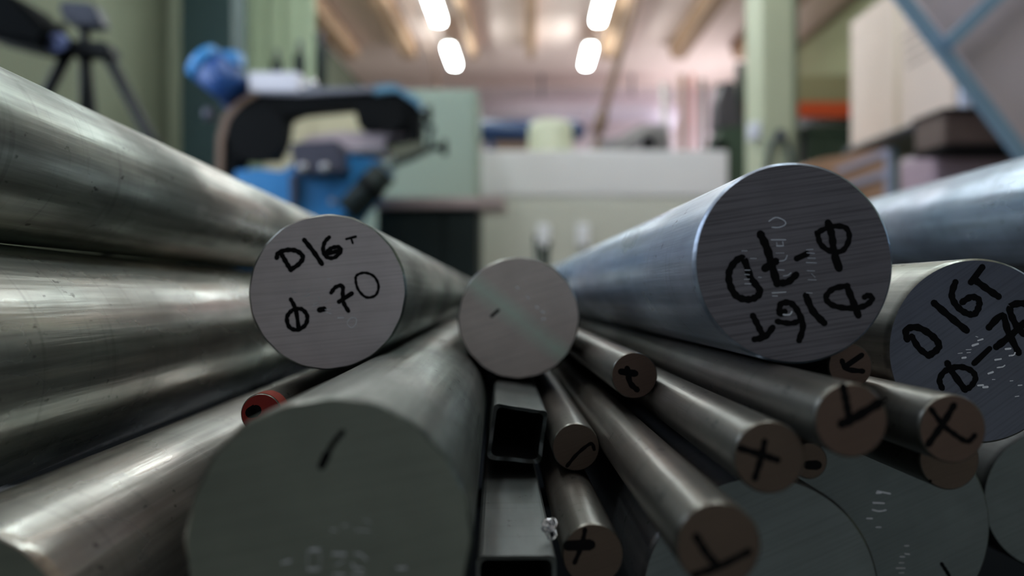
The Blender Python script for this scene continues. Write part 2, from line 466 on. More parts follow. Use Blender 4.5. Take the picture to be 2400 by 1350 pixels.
rods = [('s1', M_dull, M_end_s, 'thin rod with small hooked cross, just right of the plain middle bar end'),
        ('s2', M_dull, M_end_s2, 'thin rod with a bent stroke on its end, beside the open square tube'),
        ('s3', M_dull, M_end_s2, 'thin rod with a thick short cross, beside the lower square tube'),
        ('s4', M_dull, M_end_s2, 'nearest and largest looking thin rod, long cross cut by the bottom of the picture'),
        ('s5', M_dull, M_end_s2, 'thin rod with a leaning cross, lower left of the rod marked with a tick'),
        ('s6', M_dull, M_end_s, 'thin rod marked with a tick like a check mark, under the big lined bar end'),
        ('s7', M_dull, M_end_s, 'thin rod with a wide cross in front of the D16T bar end'),
        ('s8', M_dull, M_end_s2, 'thin rod half hidden directly under the rod with the wide cross'),
        ('s9', M_dull, M_end_s2, 'smallest rod end with a black dot, tucked behind the leaning cross rod'),
        ('sX', M_dull, M_end_s, 'thin rod peeping out under the big lined bar end, sideways cross mark')]
for k, bmat, em, lab in rods:
    round_bar(k, 'thin_rod', 2.5, bmat, em, lab, 'metal rod', gs, 48)
round_bar('sR', 'thin_rod', 2.4, M_dull, M_red, 'thin rod with red painted end and black dot, left of the nearest thick bar', 'metal rod', None, 48)
o, M, r = ROOT['sR']
bm = bmesh.new(); add_tube(bm, [(0, 0, .0006), (0, 0, .011)], r + .00012, 48, False)
link('red_paint_band', bm, paint('thin red paint', (150, 62, 50), .5, var=.2, scale=200), o)

# handwriting and stamped characters
T = (560, 480, .3111)
strokes('C', 'marker_writing', [([(285, 400), (300, 362), (370, 340), (440, 350), (482, 395), (450, 448), (390, 488)], 30), ([(325, 380), (360, 440), (392, 492)], 30),
  ([(492, 265), (560, 350), (625, 445)], 30), ([(680, 245), (645, 285), (635, 350), (665, 395), (720, 397), (768, 350), (750, 318), (700, 325), (665, 350)], 26),
  ([(665, 370), (740, 350)], 30),
  ([(810, 258), (880, 240)], 17), ([(845, 250), (858, 290)], 13),
  ([(395, 800), (362, 850), (380, 920), (440, 942), (500, 905), (515, 840), (480, 790), (435, 785)], 27, 1), ([(390, 712), (428, 790), (450, 930)], 26),
  ([(608, 792), (640, 785)], 36), ([(695, 662), (730, 620), (780, 612), (782, 680), (790, 740), (825, 800)], 26), ([(755, 730), (850, 668)], 30),
  ([(880, 570), (900, 640), (960, 697), (1030, 680), (1052, 610), (1018, 540), (950, 512), (890, 530)], 17, 1)], T)
strokes('C', 'stamped_digits', [([(400, 655), (435, 660)], 6), ([(500, 692), (535, 672)], 7), ([(500, 650), (525, 640)], 5), ([(560, 752), (592, 738)], 6), ([(555, 765), (600, 755)], 5),
  ([(650, 790), (690, 785)], 6), ([(655, 810), (695, 820)], 6), ([(665, 558), (690, 562)], 7), ([(745, 852), (790, 850)], 9), ([(600, 690), (610, 720)], 4), ([(680, 715), (640, 740)], 4),
  ([(820, 880), (850, 850), (885, 860), (880, 900), (850, 925), (822, 905)], 5, 1)], T, M_stamp, .00012)
T = (1640, 380, .3556)
strokes('E', 'marker_writing', [([(290, 640), (335, 760), (395, 845), (370, 890), (310, 905), (240, 880), (197, 800), (195, 720), (240, 650)], 38, 1),
  ([(400, 475), (440, 560), (475, 680), (510, 800)], 44), ([(510, 798), (580, 790), (635, 742)], 38), ([(430, 700), (500, 655)], 44),
  ([(640, 635), (705, 605)], 36), ([(780, 462), (870, 425), (960, 432), (985, 500), (945, 580), (870, 590), (800, 545), (778, 480)], 30, 1),
  ([(845, 400), (870, 480), (880, 570)], 40), ([(890, 620), (918, 700)], 42),
  ([(975, 815), (880, 835), (832, 890), (870, 940), (970, 962), (1080, 950), (1135, 905), (1115, 878), (1085, 890)], 32), ([(970, 820), (1010, 920), (1045, 1010)], 38),
  ([(700, 880), (745, 980), (820, 1060)], 38), ([(525, 995), (535, 935), (600, 930), (650, 990), (680, 1080), (655, 1175)], 34), ([(560, 985), (535, 1000)], 34),
  ([(510, 1050), (600, 1062), (670, 1040)], 30), ([(350, 1012), (385, 1080), (415, 1140)], 34), ([(360, 1168), (430, 1150), (480, 1090)], 34)], T)
st = [([(455, 390), (500, 365), (555, 385), (562, 412), (520, 430), (475, 430)], 7), ([(470, 512), (565, 512)], 7), ([(505, 552), (548, 552)], 8), ([(545, 525), (550, 552)], 6), ([(505, 530), (508, 550)], 5),
  ([(500, 600), (555, 600)], 4), ([(575, 615), (560, 645), (525, 652)], 7), ([(515, 710), (555, 712)], 6), ([(550, 750), (580, 745), (600, 730)], 6),
  ([(475, 862), (565, 856)], 8), ([(478, 882), (510, 882)], 6), ([(550, 1005), (590, 1005), (605, 985)], 10),
  ([(700, 578), (745, 575)], 5), ([(705, 598), (755, 602)], 5), ([(710, 632), (760, 635)], 5), ([(700, 662), (768, 664)], 6), ([(705, 715), (755, 718)], 5), ([(712, 775), (765, 776)], 5), ([(735, 735), (758, 760)], 4),
  ([(275, 585), (310, 585)], 4), ([(330, 635), (372, 636)], 4), ([(295, 712), (330, 712)], 5), ([(295, 740), (325, 742)], 5), ([(292, 772), (325, 772)], 5), ([(296, 802), (335, 802)], 6), ([(385, 758), (405, 760)], 4), ([(700, 860), (740, 863)], 4)]
strokes('E', 'stamped_digits', st, T, M_stamp, .00018)
T = (2060, 590, .348)
strokes('G', 'marker_writing', [([(190, 590), (185, 525), (260, 510), (350, 560), (402, 620), (390, 660), (335, 700)], 38), ([(220, 570), (270, 650), (335, 700)], 34),
  ([(370, 345), (480, 440), (590, 530)], 38), ([(515, 205), (490, 290), (520, 360), (580, 410), (640, 420), (672, 370), (670, 322), (620, 305), (560, 340)], 36),
  ([(695, 105), (620, 205)], 38), ([(640, 185), (720, 245), (805, 302)], 38),
  ([(425, 920), (408, 860), (450, 800), (540, 775), (620, 800), (650, 850), (620, 905), (580, 930)], 32), ([(460, 750), (500, 820), (580, 930)], 36),
  ([(640, 752), (745, 652)], 30), ([(740, 510), (830, 430), (870, 540), (940, 680)], 38), ([(790, 640), (880, 570), (977, 480)], 40),
  ([(885, 370), (900, 450), (960, 540), (1040, 560), (1090, 480), (1050, 390), (970, 348)], 38, 1)], T)
strokes('G', 'stamped_digits', [([(665, 598), (698, 588)], 10), ([(650, 570), (665, 575)], 4), ([(628, 632), (665, 620)], 14), ([(585, 660), (620, 658)], 5), ([(560, 715), (582, 712)], 14), ([(530, 685), (560, 682)], 4), ([(590, 680), (615, 678)], 4),
  ([(850, 655), (885, 652)], 12), ([(875, 700), (905, 695), (915, 680)], 10), ([(780, 728), (820, 722)], 12), ([(795, 780), (830, 775), (845, 765)], 9), ([(735, 820), (765, 810)], 14), ([(665, 900), (700, 898)], 12), ([(700, 912), (730, 910)], 14),
  ([(760, 860), (780, 860)], 4), ([(880, 870), (900, 868)], 5), ([(935, 900), (960, 898)], 8), ([(915, 975), (940, 972)], 6)], T, M_stamp, .00015)
T = (400, 800, .4073)
strokes('F', 'marker_writing', [([(990, 522), (940, 580), (905, 640), (870, 715)], 26), ([(900, 650), (868, 718)], 36)], T)
strokes('F', 'stamped_digits', [([(800, 1200), (855, 1198)], 13), ([(790, 1212), (788, 1300)], 3), ([(862, 1210), (862, 1300)], 3), ([(792, 1312), (852, 1310)], 13),
  ([(935, 1222), (1005, 1224)], 13), ([(1000, 1260), (950, 1290)], 6), ([(940, 1340), (1000, 1342)], 10), ([(1060, 1222), (1100, 1224)], 8), ([(1105, 1235), (1130, 1255)], 8), ([(1045, 1280), (1060, 1300), (1105, 1312)], 10), ([(1045, 1340), (1110, 1342)], 10),
  ([(642, 1275), (690, 1262)], 12), ([(1302, 1305), (1355, 1303)], 11), ([(920, 1082), (955, 1086)], 5), ([(1060, 1086), (1150, 1088)], 4), ([(990, 1062), (1020, 1058)], 5), ([(1120, 1030), (1150, 1040)], 5)], T, M_stamp, .00012)
strokes('D', 'marker_tick', [([(1152, 741), (1160, 734), (1168, 727)], 6)])
strokes('D', 'stamped_digits', [([(1255, 718), (1262, 722)], 3), ([(1268, 730), (1276, 732)], 3), ([(1270, 748), (1278, 747)], 3), ([(1210, 672), (1216, 676)], 3), ([(1235, 695), (1240, 700)], 3)], None, M_stamp, .00012)
T7 = (1100, 750, .4444); T8 = (1600, 750, .4444)
strokes('s1', 'marker_cross', [([(800, 272), (875, 282)], 28), ([(832, 255), (848, 330), (885, 368)], 24)], T7)
strokes('s2', 'marker_stroke', [([(515, 770), (570, 705), (640, 652), (658, 682)], 15)], T7)
strokes('s3', 'marker_cross', [([(520, 1190), (640, 1185)], 44), ([(610, 1105), (592, 1190), (555, 1280)], 20)], T7)
strokes('s4', 'marker_cross', [([(70, 1140), (130, 1235), (190, 1300)], 34), ([(60, 1345), (190, 1300), (350, 1220)], 30)], T8)
strokes('s5', 'marker_cross', [([(300, 675), (420, 712), (500, 738)], 30), ([(432, 640), (415, 722), (380, 835)], 28)], T8)
strokes('s6', 'marker_tick', [([(845, 350), (862, 430), (875, 500)], 34), ([(838, 548), (900, 520), (1035, 438)], 42)], T8)
strokes('s7', 'marker_cross', [([(1310, 470), (1370, 550), (1430, 600), (1500, 640), (1540, 608)], 24), ([(1430, 450), (1370, 550), (1295, 655)], 30)], T8)
strokes('s8', 'marker_tick', [([(1275, 835), (1305, 850)], 16)], T8)
strokes('s9', 'marker_dot', [([(660, 765), (712, 765)], 38)], T8)
strokes('sX', 'marker_cross', [([(840, 215), (865, 258), (950, 270)], 22), ([(865, 240), (945, 185)], 22)], T8)
strokes('sR', 'marker_dot', [([(588, 967), (600, 962)], 22)])
strokes('J', 'marker_stroke', [([(1365, 1285), (1388, 1320), (1405, 1348)], 16)], T8)
strokes('J', 'stamped_digits', [([(1025, 902), (1095, 916)], 6), ([(1020, 912), (1045, 912)], 6), ([(1003, 963), (1062, 966)], 6), ([(1000, 1000), (1035, 1008), (1072, 1002)], 6), ([(970, 1046), (1000, 1046)], 6), ([(1020, 1092), (1045, 1092)], 5),
  ([(1168, 1190), (1192, 1190)], 4), ([(1170, 1232), (1195, 1235)], 5), ([(1145, 1247), (1170, 1248)], 5), ([(1140, 1280), (1165, 1280)], 4), ([(1125, 1308), (1172, 1308)], 5), ([(1140, 1333), (1165, 1333)], 4)], T8, M_stamp, .00015)

# square tubes, open ends with ragged saw burr
def square_tube(k, label, tilt, wall, length, jag, seg=14):
    M, r = bar_frame(k)
    bm = bmesh.new(); h = r
    def loop(hh, z, burr):
        vs = []; rc = min(.0022, hh * .2); q = hh - rc
        pts = []
        for ci, (cx, cy) in enumerate(((q, q), (-q, q), (-q, -q), (q, -q))):
            for t in range(4):
                a = math.pi / 2 * (ci + t / 3.)
                pts.append((cx + rc * math.cos(a), cy + rc * math.sin(a)))
            nx = ((-q, q), (-q, -q), (q, -q), (q, q))[ci]
            a = math.pi / 2 * (ci + 1)
            ax, ay = cx + rc * math.cos(a), cy + rc * math.sin(a); bx, by = nx[0] + rc * math.cos(a), nx[1] + rc * math.sin(a)
            for t in range(1, seg): pts.append((ax + (bx - ax) * t / seg, ay + (by - ay) * t / seg))
        for i, (x, y) in enumerate(pts):
            vs.append(bm.verts.new((x, y, z + burr * (math.sin(i * .73) * .35 + math.sin(i * .21 + 1)))))
        return vs
    L = [loop(h - wall, length, 0), loop(h - wall, 0.0005, jag), loop(h, 0, jag), loop(h, .006, 0), loop(h, length, 0)]
    n_ = len(L[0])
    for a, b in zip(L, L[1:] + [L[0]]):
        for s in range(n_):
            f = bm.faces.new((a[s], a[(s + 1) % n_], b[(s + 1) % n_], b[s]))
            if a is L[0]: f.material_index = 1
    bmesh.ops.recalc_face_normals(bm, faces=bm.faces[:])
    o = link('square_tube', bm, None, mats=[M_tubem, M_hole])
    o.matrix_world = M @ Matrix.Rotation(tilt, 4, 'Z')
    tag(o, label, 'metal tube', 'square steel tubes between the bars')
    ROOT[k] = (o, M, r)
    return o
t1 = square_tube('T1', 'open square tube with a ragged edge, upper of the two, under the plain middle bar', math.radians(8), .0016, 2.5, .0015)
t2 = square_tube('T2', 'flat topped square tube at the bottom, lower of the two square tubes', math.radians(0), .0014, 2.6, .0002)
# swarf caught between lower tube and rod
bm = bmesh.new()
for q in range(9):
    c = P(1288 + rnd.uniform(-8, 14), 1238 + rnd.uniform(-14, 18), .262)
    pts = [c + Vector((.0016 * math.cos(a * .9 + q), .0015 * math.sin(a * .7 + q * 2), .0014 * math.sin(a * .9 + q))) for a in range(8)]
    add_tube(bm, pts, .00022, 5)
tag(link('metal_shavings', bm, M_stamp), 'tiny curl of bright metal shavings caught between the lower square tube and a rod', 'metal shavings', kind='stuff')

# rack that carries the pile
M_rack = paint('dark rack steel', (40, 44, 50), .6, metal=.3, var=.2)
rk = thing('bar_rack', 'dark steel rack carrying the pile of metal bars', 'rack', (0, .5, 0))
def child_box(name, a, b, mat, parent, bev=.003):
    off = parent.location
    return link(name, box(Vector(a) - off, Vector(b) - off, bev), mat, parent)
for yy in (.62, 1.5, 2.45):
    zb = CAMZ - .1208 - .0510 - .0293 * (yy + .06 - .379)
    child_box('cross_beam', (-.52, yy, zb - .07), (1.0, yy + .06, zb), M_rack, rk)
    child_box('post', (.94, yy, 0), (1.0, yy + .06, CAMZ + .0), M_rack, rk)
    child_box('post', (-.52, yy, 0), (-.46, yy + .06, CAMZ - .03), M_rack, rk)
yy = 1.32
child_box('support_arm', (.33, yy, CAMZ - .014), (1.0, yy + .05, CAMZ + .0185), M_rack, rk)
child_box('post', (.94, yy, 0), (1.0, yy + .05, CAMZ - .014), M_rack, rk)
child_box('base_rail', (-.52, .62, 0), (-.46, 2.51, .06), M_rack, rk)
child_box('base_rail', (.94, .62, 0), (1.0, 2.51, .06), M_rack, rk)
child_box('back_light_block', (-.55, 3.25, .3), (1.03, 3.27, CAMZ - .1), M_rack, rk)  # hidden dark sheet added so gaps between the bars stay black
child_box('base_rail', (-.52, 2.45, 0), (-.46, 3.27, .06), M_rack, rk)
child_box('post', (-.52, 3.27, 0), (-.46, 3.33, .9), M_rack, rk)
child_box('side_light_block', (-.56, .2, .4), (-.55, 3.27, CAMZ - .1), M_rack, rk)  # hidden sheet added to block light behind the pile
child_box('side_light_block', (1.03, .2, .4), (1.04, 3.27, CAMZ - .1), M_rack, rk)  # matching added light block on the right
child_box('bottom_tray', (-.52, .17, CAMZ - .30), (1.0, 2.6, CAMZ - .29), M_rack, rk)

# dark wire twig behind the middle bar
tw = bmesh.new()
b0 = P(1272, 640, 1.9); base = Vector((b0.x, 1.9, CAMZ - .16))
for q, (du, dv) in enumerate(((-18, -88), (-4, -70), (10, -60), (22, -76), (0, -52))):
    e = P(1268 + du * .9, 640 + dv * 1.0, 1.9)
    m_ = base.lerp(e, .6) + Vector((.006 * math.sin(q * 2), .004, 0))
    add_tube(tw, [base, m_, e, e + Vector((.006 * math.cos(q * 2.1), 0, -.008))], [.004, .0045, .004, .003], 7)
tag(link('cable_bundle', tw, paint('dark green cable', (38, 52, 46), .6)), 'dark frayed cable bundle standing up behind the plain middle bar end', 'cable')

# ------------------------------------------------------------------ band saw
M_blue = paint('bright blue enamel', (40, 122, 186), .38, var=.08, scale=6)
M_blue2 = paint('deep blue enamel', (22, 66, 128), .42, var=.1, scale=6)
M_blk = paint('black casting', (8, 10, 13), .8, var=.2, spec=.15)
M_dgrn = paint('dark green steel', (20, 32, 32), .6, var=.15, spec=.3)
M_gry = paint('dark grey steel', (66, 66, 82), .45, metal=.2, var=.12)
M_chr = paint('bright steel', (200, 200, 205), .25, metal=1., var=.05)
M_brn = paint('rusty brown steel', (110, 88, 74), .6, var=.2)
M_wht = paint('white enamel', (212, 212, 226), .4, var=.03)
ys = 4.2
saw = thing('band_saw', 'blue metal cutting band saw with black bow frame, behind the left bars', 'band saw', (P(760, 0, ys).x, ys, 0))
def part(name, bm, mat, parent=saw, smooth=False):
    bmesh.ops.transform(bm, matrix=Matrix.Translation(-parent.matrix_basis.translation), verts=bm.verts)
    return link(name, bm, mat, parent, smooth)
# bow frame: outer back, top web, wheel housings
bow = [(520, 420), (516, 330), (530, 275), (560, 240), (600, 222), (880, 208), (930, 210), (975, 240), (985, 275), (985, 330), (960, 352), (900, 350), (905, 322), (958, 318), (955, 305), (842, 300), (828, 250), (700, 262), (668, 275), (660, 330), (640, 372), (560, 372), (545, 420)]
part('bow_frame', pix(bow, ys, .16, .006), M_blk)
part('top_cover', pix([(600, 220), (605, 208), (880, 202), (884, 214), (700, 224)], ys - .02, .2, .004), paint('grey top cover', (118, 120, 132), .4))
part('corner_cover', pix([(876, 222), (872, 200), (925, 196), (985, 232), (988, 262), (975, 244), (930, 214)], ys - .02, .2, .006), paint('pale blue cover', (96, 140, 168), .35))
part('back_strip', pix([(505, 430), (508, 320), (522, 268), (556, 234), (600, 212), (606, 222), (566, 246), (538, 282), (524, 330), (520, 430)], ys - .02, .2, .003), M_brn)
bm = bmesh.new(); c = P(600, 312, ys - .03); add_tube(bm, [c, c + Vector((0, .05, 0))], .152, 32); part('wheel_housing', bm, M_blk)
bm = bmesh.new(); c = P(910, 272, ys - .03); add_tube(bm, [c, c + Vector((0, .05, 0))], .085, 28); part('wheel_housing', bm, M_blk)
# motor
a = P(482, 150, ys); b = P(560, 220, ys)
bm = bmesh.new(); d = (b - a); add_tube(bm, [a + d * .12, a + d * .16, b], [.085, .098, .09], 28); mot = part('motor', bm, M_blue2)
bm = bmesh.new(); add_tube(bm, [a - d * .18, a - d * .13, a + d * .12], [.07, .098, .102], 28); link('fan_cover', bm, M_blue, mot).matrix_basis = Matrix.Translation(-saw.location)
bm = bmesh.new(); add_box(bm, P(515, 118, ys - .02), P(560, 150, ys) + Vector((0, .1, 0)), .006); link('terminal_box', bm, M_blue, mot).matrix_basis = Matrix.Translation(-saw.location)
part('gearbox', pix([(540, 190), (590, 200), (610, 235), (560, 260), (520, 250), (510, 215)], ys + .02, .14, .008), M_blue2)
bm = bmesh.new(); add_tube(bm, [P(482, 268, ys), P(500, 268, ys)], .035, 14); part('side_knob', bm, M_gry)
part('control_box', pbox(582, 168, 700, 214, ys - .03, .22, .01), M_wht)
bm = bmesh.new(); add_tube(bm, [P(733, 222, ys + .02), P(733, 205, ys + .02)], .012, 10); add_tube(bm, [P(733, 206, ys + .02), P(733, 198, ys + .02), P(733, 188, ys + .02)], [.022, .03, .018], 16); part('filler_cap', bm, M_chr)
# base
part('base', pix([(548, 400), (610, 395), (660, 402), (700, 372), (800, 360), (895, 376), (860, 440), (800, 520), (790, 700), (560, 700)], ys - .05, .45, .008), M_blue)
a = P(560, 700, ys); b = P(800, 700, ys)
part('stand', box((a.x, ys - .05, 0), (b.x, ys + .4, a.z), .01), M_blue2)
part('vice_block', pix([(680, 335), (790, 328), (806, 400), (690, 408)], ys - .22, .2, .006), M_gry)
for u in (711, 762):
    c = P(u, 393, ys - .22); bm = bmesh.new(); add_tube(bm, [c + Vector((0, .01, 0)), c + Vector((0, -.012, 0)), c + Vector((0, -.02, 0))], [.024, .024, .014], 18); part('bolt', bm, M_chr)
part('cable_duct', pix([(678, 408), (694, 408), (692, 520), (680, 520)], ys - .1, .05, .003), M_gry)
bm = bmesh.new(); c = P(780, 472, ys - .05); add_tube(bm, [c, c + Vector((0, -.02, 0))], .016, 14); part('bolt', bm, M_chr)
part('work_bed', pix([(690, 345), (720, 318), (800, 308), (955, 312), (950, 340), (880, 352), (700, 372)], ys + .06, .35, .005), paint('worn bed', (176, 160, 166), .5, var=.12, scale=8))
# feed cylinder and arm
bm = bmesh.new(); add_tube(bm, [P(902, 402, ys - .14), P(815, 495, ys - .14)], .068, 24); part('feed_cylinder', bm, M_dgrn)
bm = bmesh.new(); add_tube(bm, [P(874, 432, ys - .14), P(862, 445, ys - .14)], .076, 24); part('clamp_ring', bm, M_blk)
bm = bmesh.new(); add_tube(bm, [P(915, 388, ys - .12), P(975, 365, ys - .12), P(1008, 345, ys - .1), P(1012, 300, ys - .08), P(995, 290, ys)], .018, 10); part('guide_arm', bm, M_dgrn)
part('guide_block', pix([(905, 345), (985, 330), (1005, 352), (930, 378)], ys - .06, .1, .005), paint('olive guide', (92, 94, 78), .6))
for (u, v, u2) in ((985, 267, 1005), (1008, 346, 1042)):
    bm = bmesh.new(); add_tube(bm, [P(u, v, ys - .04), P(u2, v, ys - .04)], .016, 8)
    for q in range(4):
        a_ = q * math.pi / 4; dv = Vector((0, math.cos(a_), math.sin(a_))) * .04
        c = P(u2, v, ys - .04); add_tube(bm, [c - dv, c + dv], .014, 8)
    part('star_handle', bm, M_blk)
part('saw_blade', pix([(650, 356), (905, 346), (905, 352), (650, 362)], ys + .03, .002), M_chr)

# beige cabinet behind saw with dark canisters on it
yb = 6.2
a = P(618, 214, yb); b = P(850, 214, yb)
cab = thing('tall_cabinet', 'beige tall cabinet seen through the opening of the band saw', 'cabinet', ((a.x + b.x) / 2, yb, 0))
M_beige = paint('beige enamel', (186, 178, 150), .6, var=.05)
part('body', box((a.x, yb, .06), (b.x, yb + .5, a.z), .008), M_beige, cab)
part('door', box((a.x + .02, yb - .02, .12), ((a.x + b.x) / 2 - .004, yb, a.z - .04), .004), M_beige, cab)
part('door', box(((a.x + b.x) / 2 + .004, yb - .02, .12), (b.x - .02, yb, a.z - .04), .004), M_beige, cab)
part('plinth', box((a.x + .02, yb + .02, 0), (b.x - .02, yb + .48, .06)), M_blk, cab)
for u0, u1, v0, lab in ((636, 662, 118, 'short dark green canister, leftmost on top of the beige cabinet'), (688, 716, 98, 'dark green canister in the middle on top of the beige cabinet'), (738, 766, 76, 'tallest dark green canister on top of the beige cabinet')):
    c0 = P((u0 + u1) / 2, 214, yb + .22); c0.z = a.z; r_ = (u1 - u0) / 2 / F * (yb + .22); top = P(u0, v0, yb + .22).z; h = top - c0.z
    t = thing('canister', lab, 'canister', c0, 'dark canisters on top of the beige cabinet')
    link('body', tube([(0, 0, 0), (0, 0, h * .7), (0, 0, h * .82)], [r_, r_, r_ * .5], 18), M_dgrn, t)
    link('cap', tube([(0, 0, h * .82), (0, 0, h)], r_ * .42, 12), M_gry, t)
c0 = P(672, 214, yb + .3); c0.z = a.z
tag(link('carton', box((c0.x - .05, yb + .32, c0.z), (c0.x + .1, yb + .46, c0.z + .22), .003), paint('sage carton', (130, 144, 112), .8)), 'small sage green carton behind the dark canisters on the beige cabinet', 'box')

# pale green strip curtain left of saw
yc = 7.6
bm = bmesh.new(); x0 = P(545, 0, yc).x; x1 = P(735, 0, yc).x; N = 9
for q in range(N):
    xa = x0 + (x1 - x0) * q / N; xb = x0 + (x1 - x0) * (q + 1.12) / N
    add_box(bm, (xa, yc + .012 * (q % 2), .04), (xb, yc + .008 + .012 * (q % 2), 3.9), .003)
cu = thing('strip_curtain', 'pale green hanging strip curtain beside the dark column', 'curtain', ((x0 + x1) / 2, yc, 0))
part('strips', bm, paint('pale green vinyl', (172, 188, 160), .45, var=.12, scale=3), cu)
part('rail', box((x0 - .05, yc - .02, 3.9), (x1 + .05, yc + .05, ZC), .004), M_gry, cu)

# ------------------------------------------------------------------ sage cabinet, table, white machine
yg = 5.4
a = P(850, 210, yg); b = P(1118, 210, yg)
sg = thing('control_cabinet', 'tall plain sage green cabinet behind the band saw', 'cabinet', ((a.x + b.x) / 2, yg, 0))
M_sage = paint('sage enamel', (144, 160, 148), .5, var=.05, scale=2)
part('body', box((a.x, yg, .08), (b.x, yg + .5, a.z), .01), M_sage, sg)
part('door', box((a.x + .02, yg - .015, .14), (b.x - .02, yg, a.z - .03), .006), M_sage, sg)
part('plinth', box((a.x + .03, yg + .03, 0), (b.x - .03, yg + .47, .08)), M_blk, sg)
part('door_handle', box((b.x - .09, yg - .04, 1.0), (b.x - .06, yg - .015, 1.16), .004), M_gry, sg)
yt = 4.7
a = P(872, 462, yt); b = P(1182, 488, yt)
tb = thing('work_table', 'dark green workshop table with pinkish steel top, right of the band saw', 'table', ((a.x + b.x) / 2, yt, 0))
part('table_top', box((a.x, yt, b.z), (b.x, yt + .6, a.z), .008), paint('worn pinkish steel top', (176, 158, 158), .35, metal=.3, var=.12, scale=5), tb)
c = P(1118, 0, yt + .03)
part('body', box((a.x + .02, yt + .05, .1), (c.x, yt + .55, b.z), .006), M_dgrn, tb)
part('door', box((a.x + .05, yt + .03, .15), (P(1032, 0, yt).x, yt + .05, b.z - .03), .004), M_dgrn, tb)
part('door', box((P(1042, 0, yt).x, yt + .03, .15), (c.x - .02, yt + .05, b.z - .03), .004), M_dgrn, tb)
for x in (a.x + .06, c.x - .06): 
    part('foot', box((x - .03, yt + .08, 0), (x + .03, yt + .14, .1)), M_blk, tb)
bm = bmesh.new(); add_tube(bm, [P(1085, 462, yt + .2), P(1085, 440, yt + .2)], [.03, .02], 12)
yw = 6.2
a = P(1116, 362, yw); b = P(1708, 352, yw)
wm = thing('white_machine', 'large glossy white machine housing with two panels and a round hopper', 'machine', ((a.x + b.x) / 2, yw, 0))
M_wm = paint('off white enamel', (222, 222, 222), .28, var=.03, scale=2)
part('body', box((a.x, yw + .03, .1), (b.x, yw + .9, b.z - .02), .02), M_wm, wm)
s = P(0, 462, yw).z
part('upper_panel', box((a.x + .005, yw, s + .008), (b.x - .005, yw + .03, b.z), .014), paint('white upper panel', (226, 224, 228), .25, var=.02), wm)
part('lower_panel', box((a.x + .005, yw, .14), (b.x - .005, yw + .03, s - .008), .014), paint('cream lower panel', (204, 204, 196), .25, var=.03), wm)
part('base', box((a.x + .05, yw + .06, 0), (b.x - .05, yw + .85, .1)), M_gry, wm)
h0 = P(1290, 352, yw + .3); tz = P(0, 284, yw + .3).z; hr = 53 / F * (yw + .3)
part('hopper', tube([(h0.x, yw + .3, b.z - .04), (h0.x, yw + .3, b.z + .02), (h0.x, yw + .3, tz - .06), (h0.x, yw + .3, tz - .015), (h0.x, yw + .3, tz)], [hr * 1.18, hr, hr * .98, hr * .86, hr * .6], 40), paint('cream hopper', (196, 200, 178), .4, var=.03), wm)
for u in (1274, 1366):  # white blocks standing in for bright reflections on the lower panel
    c = P(u, 552, yw); bm = bmesh.new()
    add_box(bm, (c.x - .05, yw - .03, c.z - .09), (c.x + .05, yw, c.z + .09), .02); part('reflection_spot', bm, paint('white painted reflection', (245, 245, 255), .3, var=.02), wm)

# items behind the white machine
ybk = 8.6
a = P(1118, 282, ybk); b = P(1372, 332, ybk)
rr = (a.z - b.z) / 2
tk = thing('air_tank', 'dark blue horizontal tank behind the white machine and its hopper', 'tank', ((a.x + b.x) / 2, ybk, 0))
zc_ = (a.z + b.z) / 2
M_navy = paint('navy enamel', (36, 62, 104), .4, var=.08)
part('tank_body', tube([(a.x, ybk, zc_), (a.x + .05, ybk, zc_), (b.x - .15, ybk, zc_), (b.x - .06, ybk, zc_), (b.x, ybk, zc_)], [rr * .6, rr, rr, rr * .8, rr * .25], 28), M_navy, tk)
for x in (a.x + .15, b.x - .3):
    part('leg', box((x - .04, ybk - .05, 0), (x + .04, ybk + .05, zc_ - rr * .8), .004), M_navy, tk)
part('lower_box', box((a.x + .2, ybk - .12, .9), (b.x - .35, ybk + .12, b.z - .02), .006), M_brn, tk)
part('lower_box', box((a.x + .2, ybk - .12, .0), (a.x + .3, ybk + .12, .9), .006), M_brn, tk)
# duct across the far wall
du = thing('air_duct', 'long lilac grey duct running along the far wall', 'duct', (0, 14.2, 0))
z1 = P(0, 262, 14.2).z
part('pipe', tube([(-1.0, 14.2, z1 - .05), (.5, 14.2, z1 + .03), (2.0, 14.2, z1 + .06), (2.6, 14.2, z1 - .12)], .22, 24), paint('lilac duct', (206, 190, 204), .4, var=.04), du)
part('bracket', box((.2, 14.18, z1 + .2), (.24, 14.22, ZC)), M_gry, du)
part('bracket', box((1.8, 14.18, z1 + .2), (1.84, 14.22, ZC)), M_gry, du)
# grey lathe hood
yl = 8.2
lt = thing('grey_machine', 'grey sloping machine hood behind the white machine, beside the leaning pipe', 'machine', (P(1470, 0, yl).x, yl, 0))
part('hood', pix([(1375, 360), (1390, 330), (1450, 322), (1500, 292), (1560, 290), (1572, 360)], yl, .7, .01), paint('grey hood', (138, 134, 138), .5, var=.1), lt)
a = P(1375, 360, yl); b = P(1572, 360, yl)
part('stand', box((a.x, yl + .02, 0), (b.x, yl + .68, a.z), .01), M_gry, lt)
bm = bmesh.new(); add_tube(bm, [P(1520, 345, yl - .06), P(1520, 322, yl - .06)], .06, 14); part('knob', bm, M_blk, lt)
bm = bmesh.new(); add_tube(bm, [P(1440, 345, yl - .1), P(1480, 322, yl - .15), P(1520, 300, yl - .15), P(1545, 310, yl - .1), P(1560, 350, yl)], .018, 8); part('hose', bm, paint('pale hose', (176, 172, 168), .5), lt)
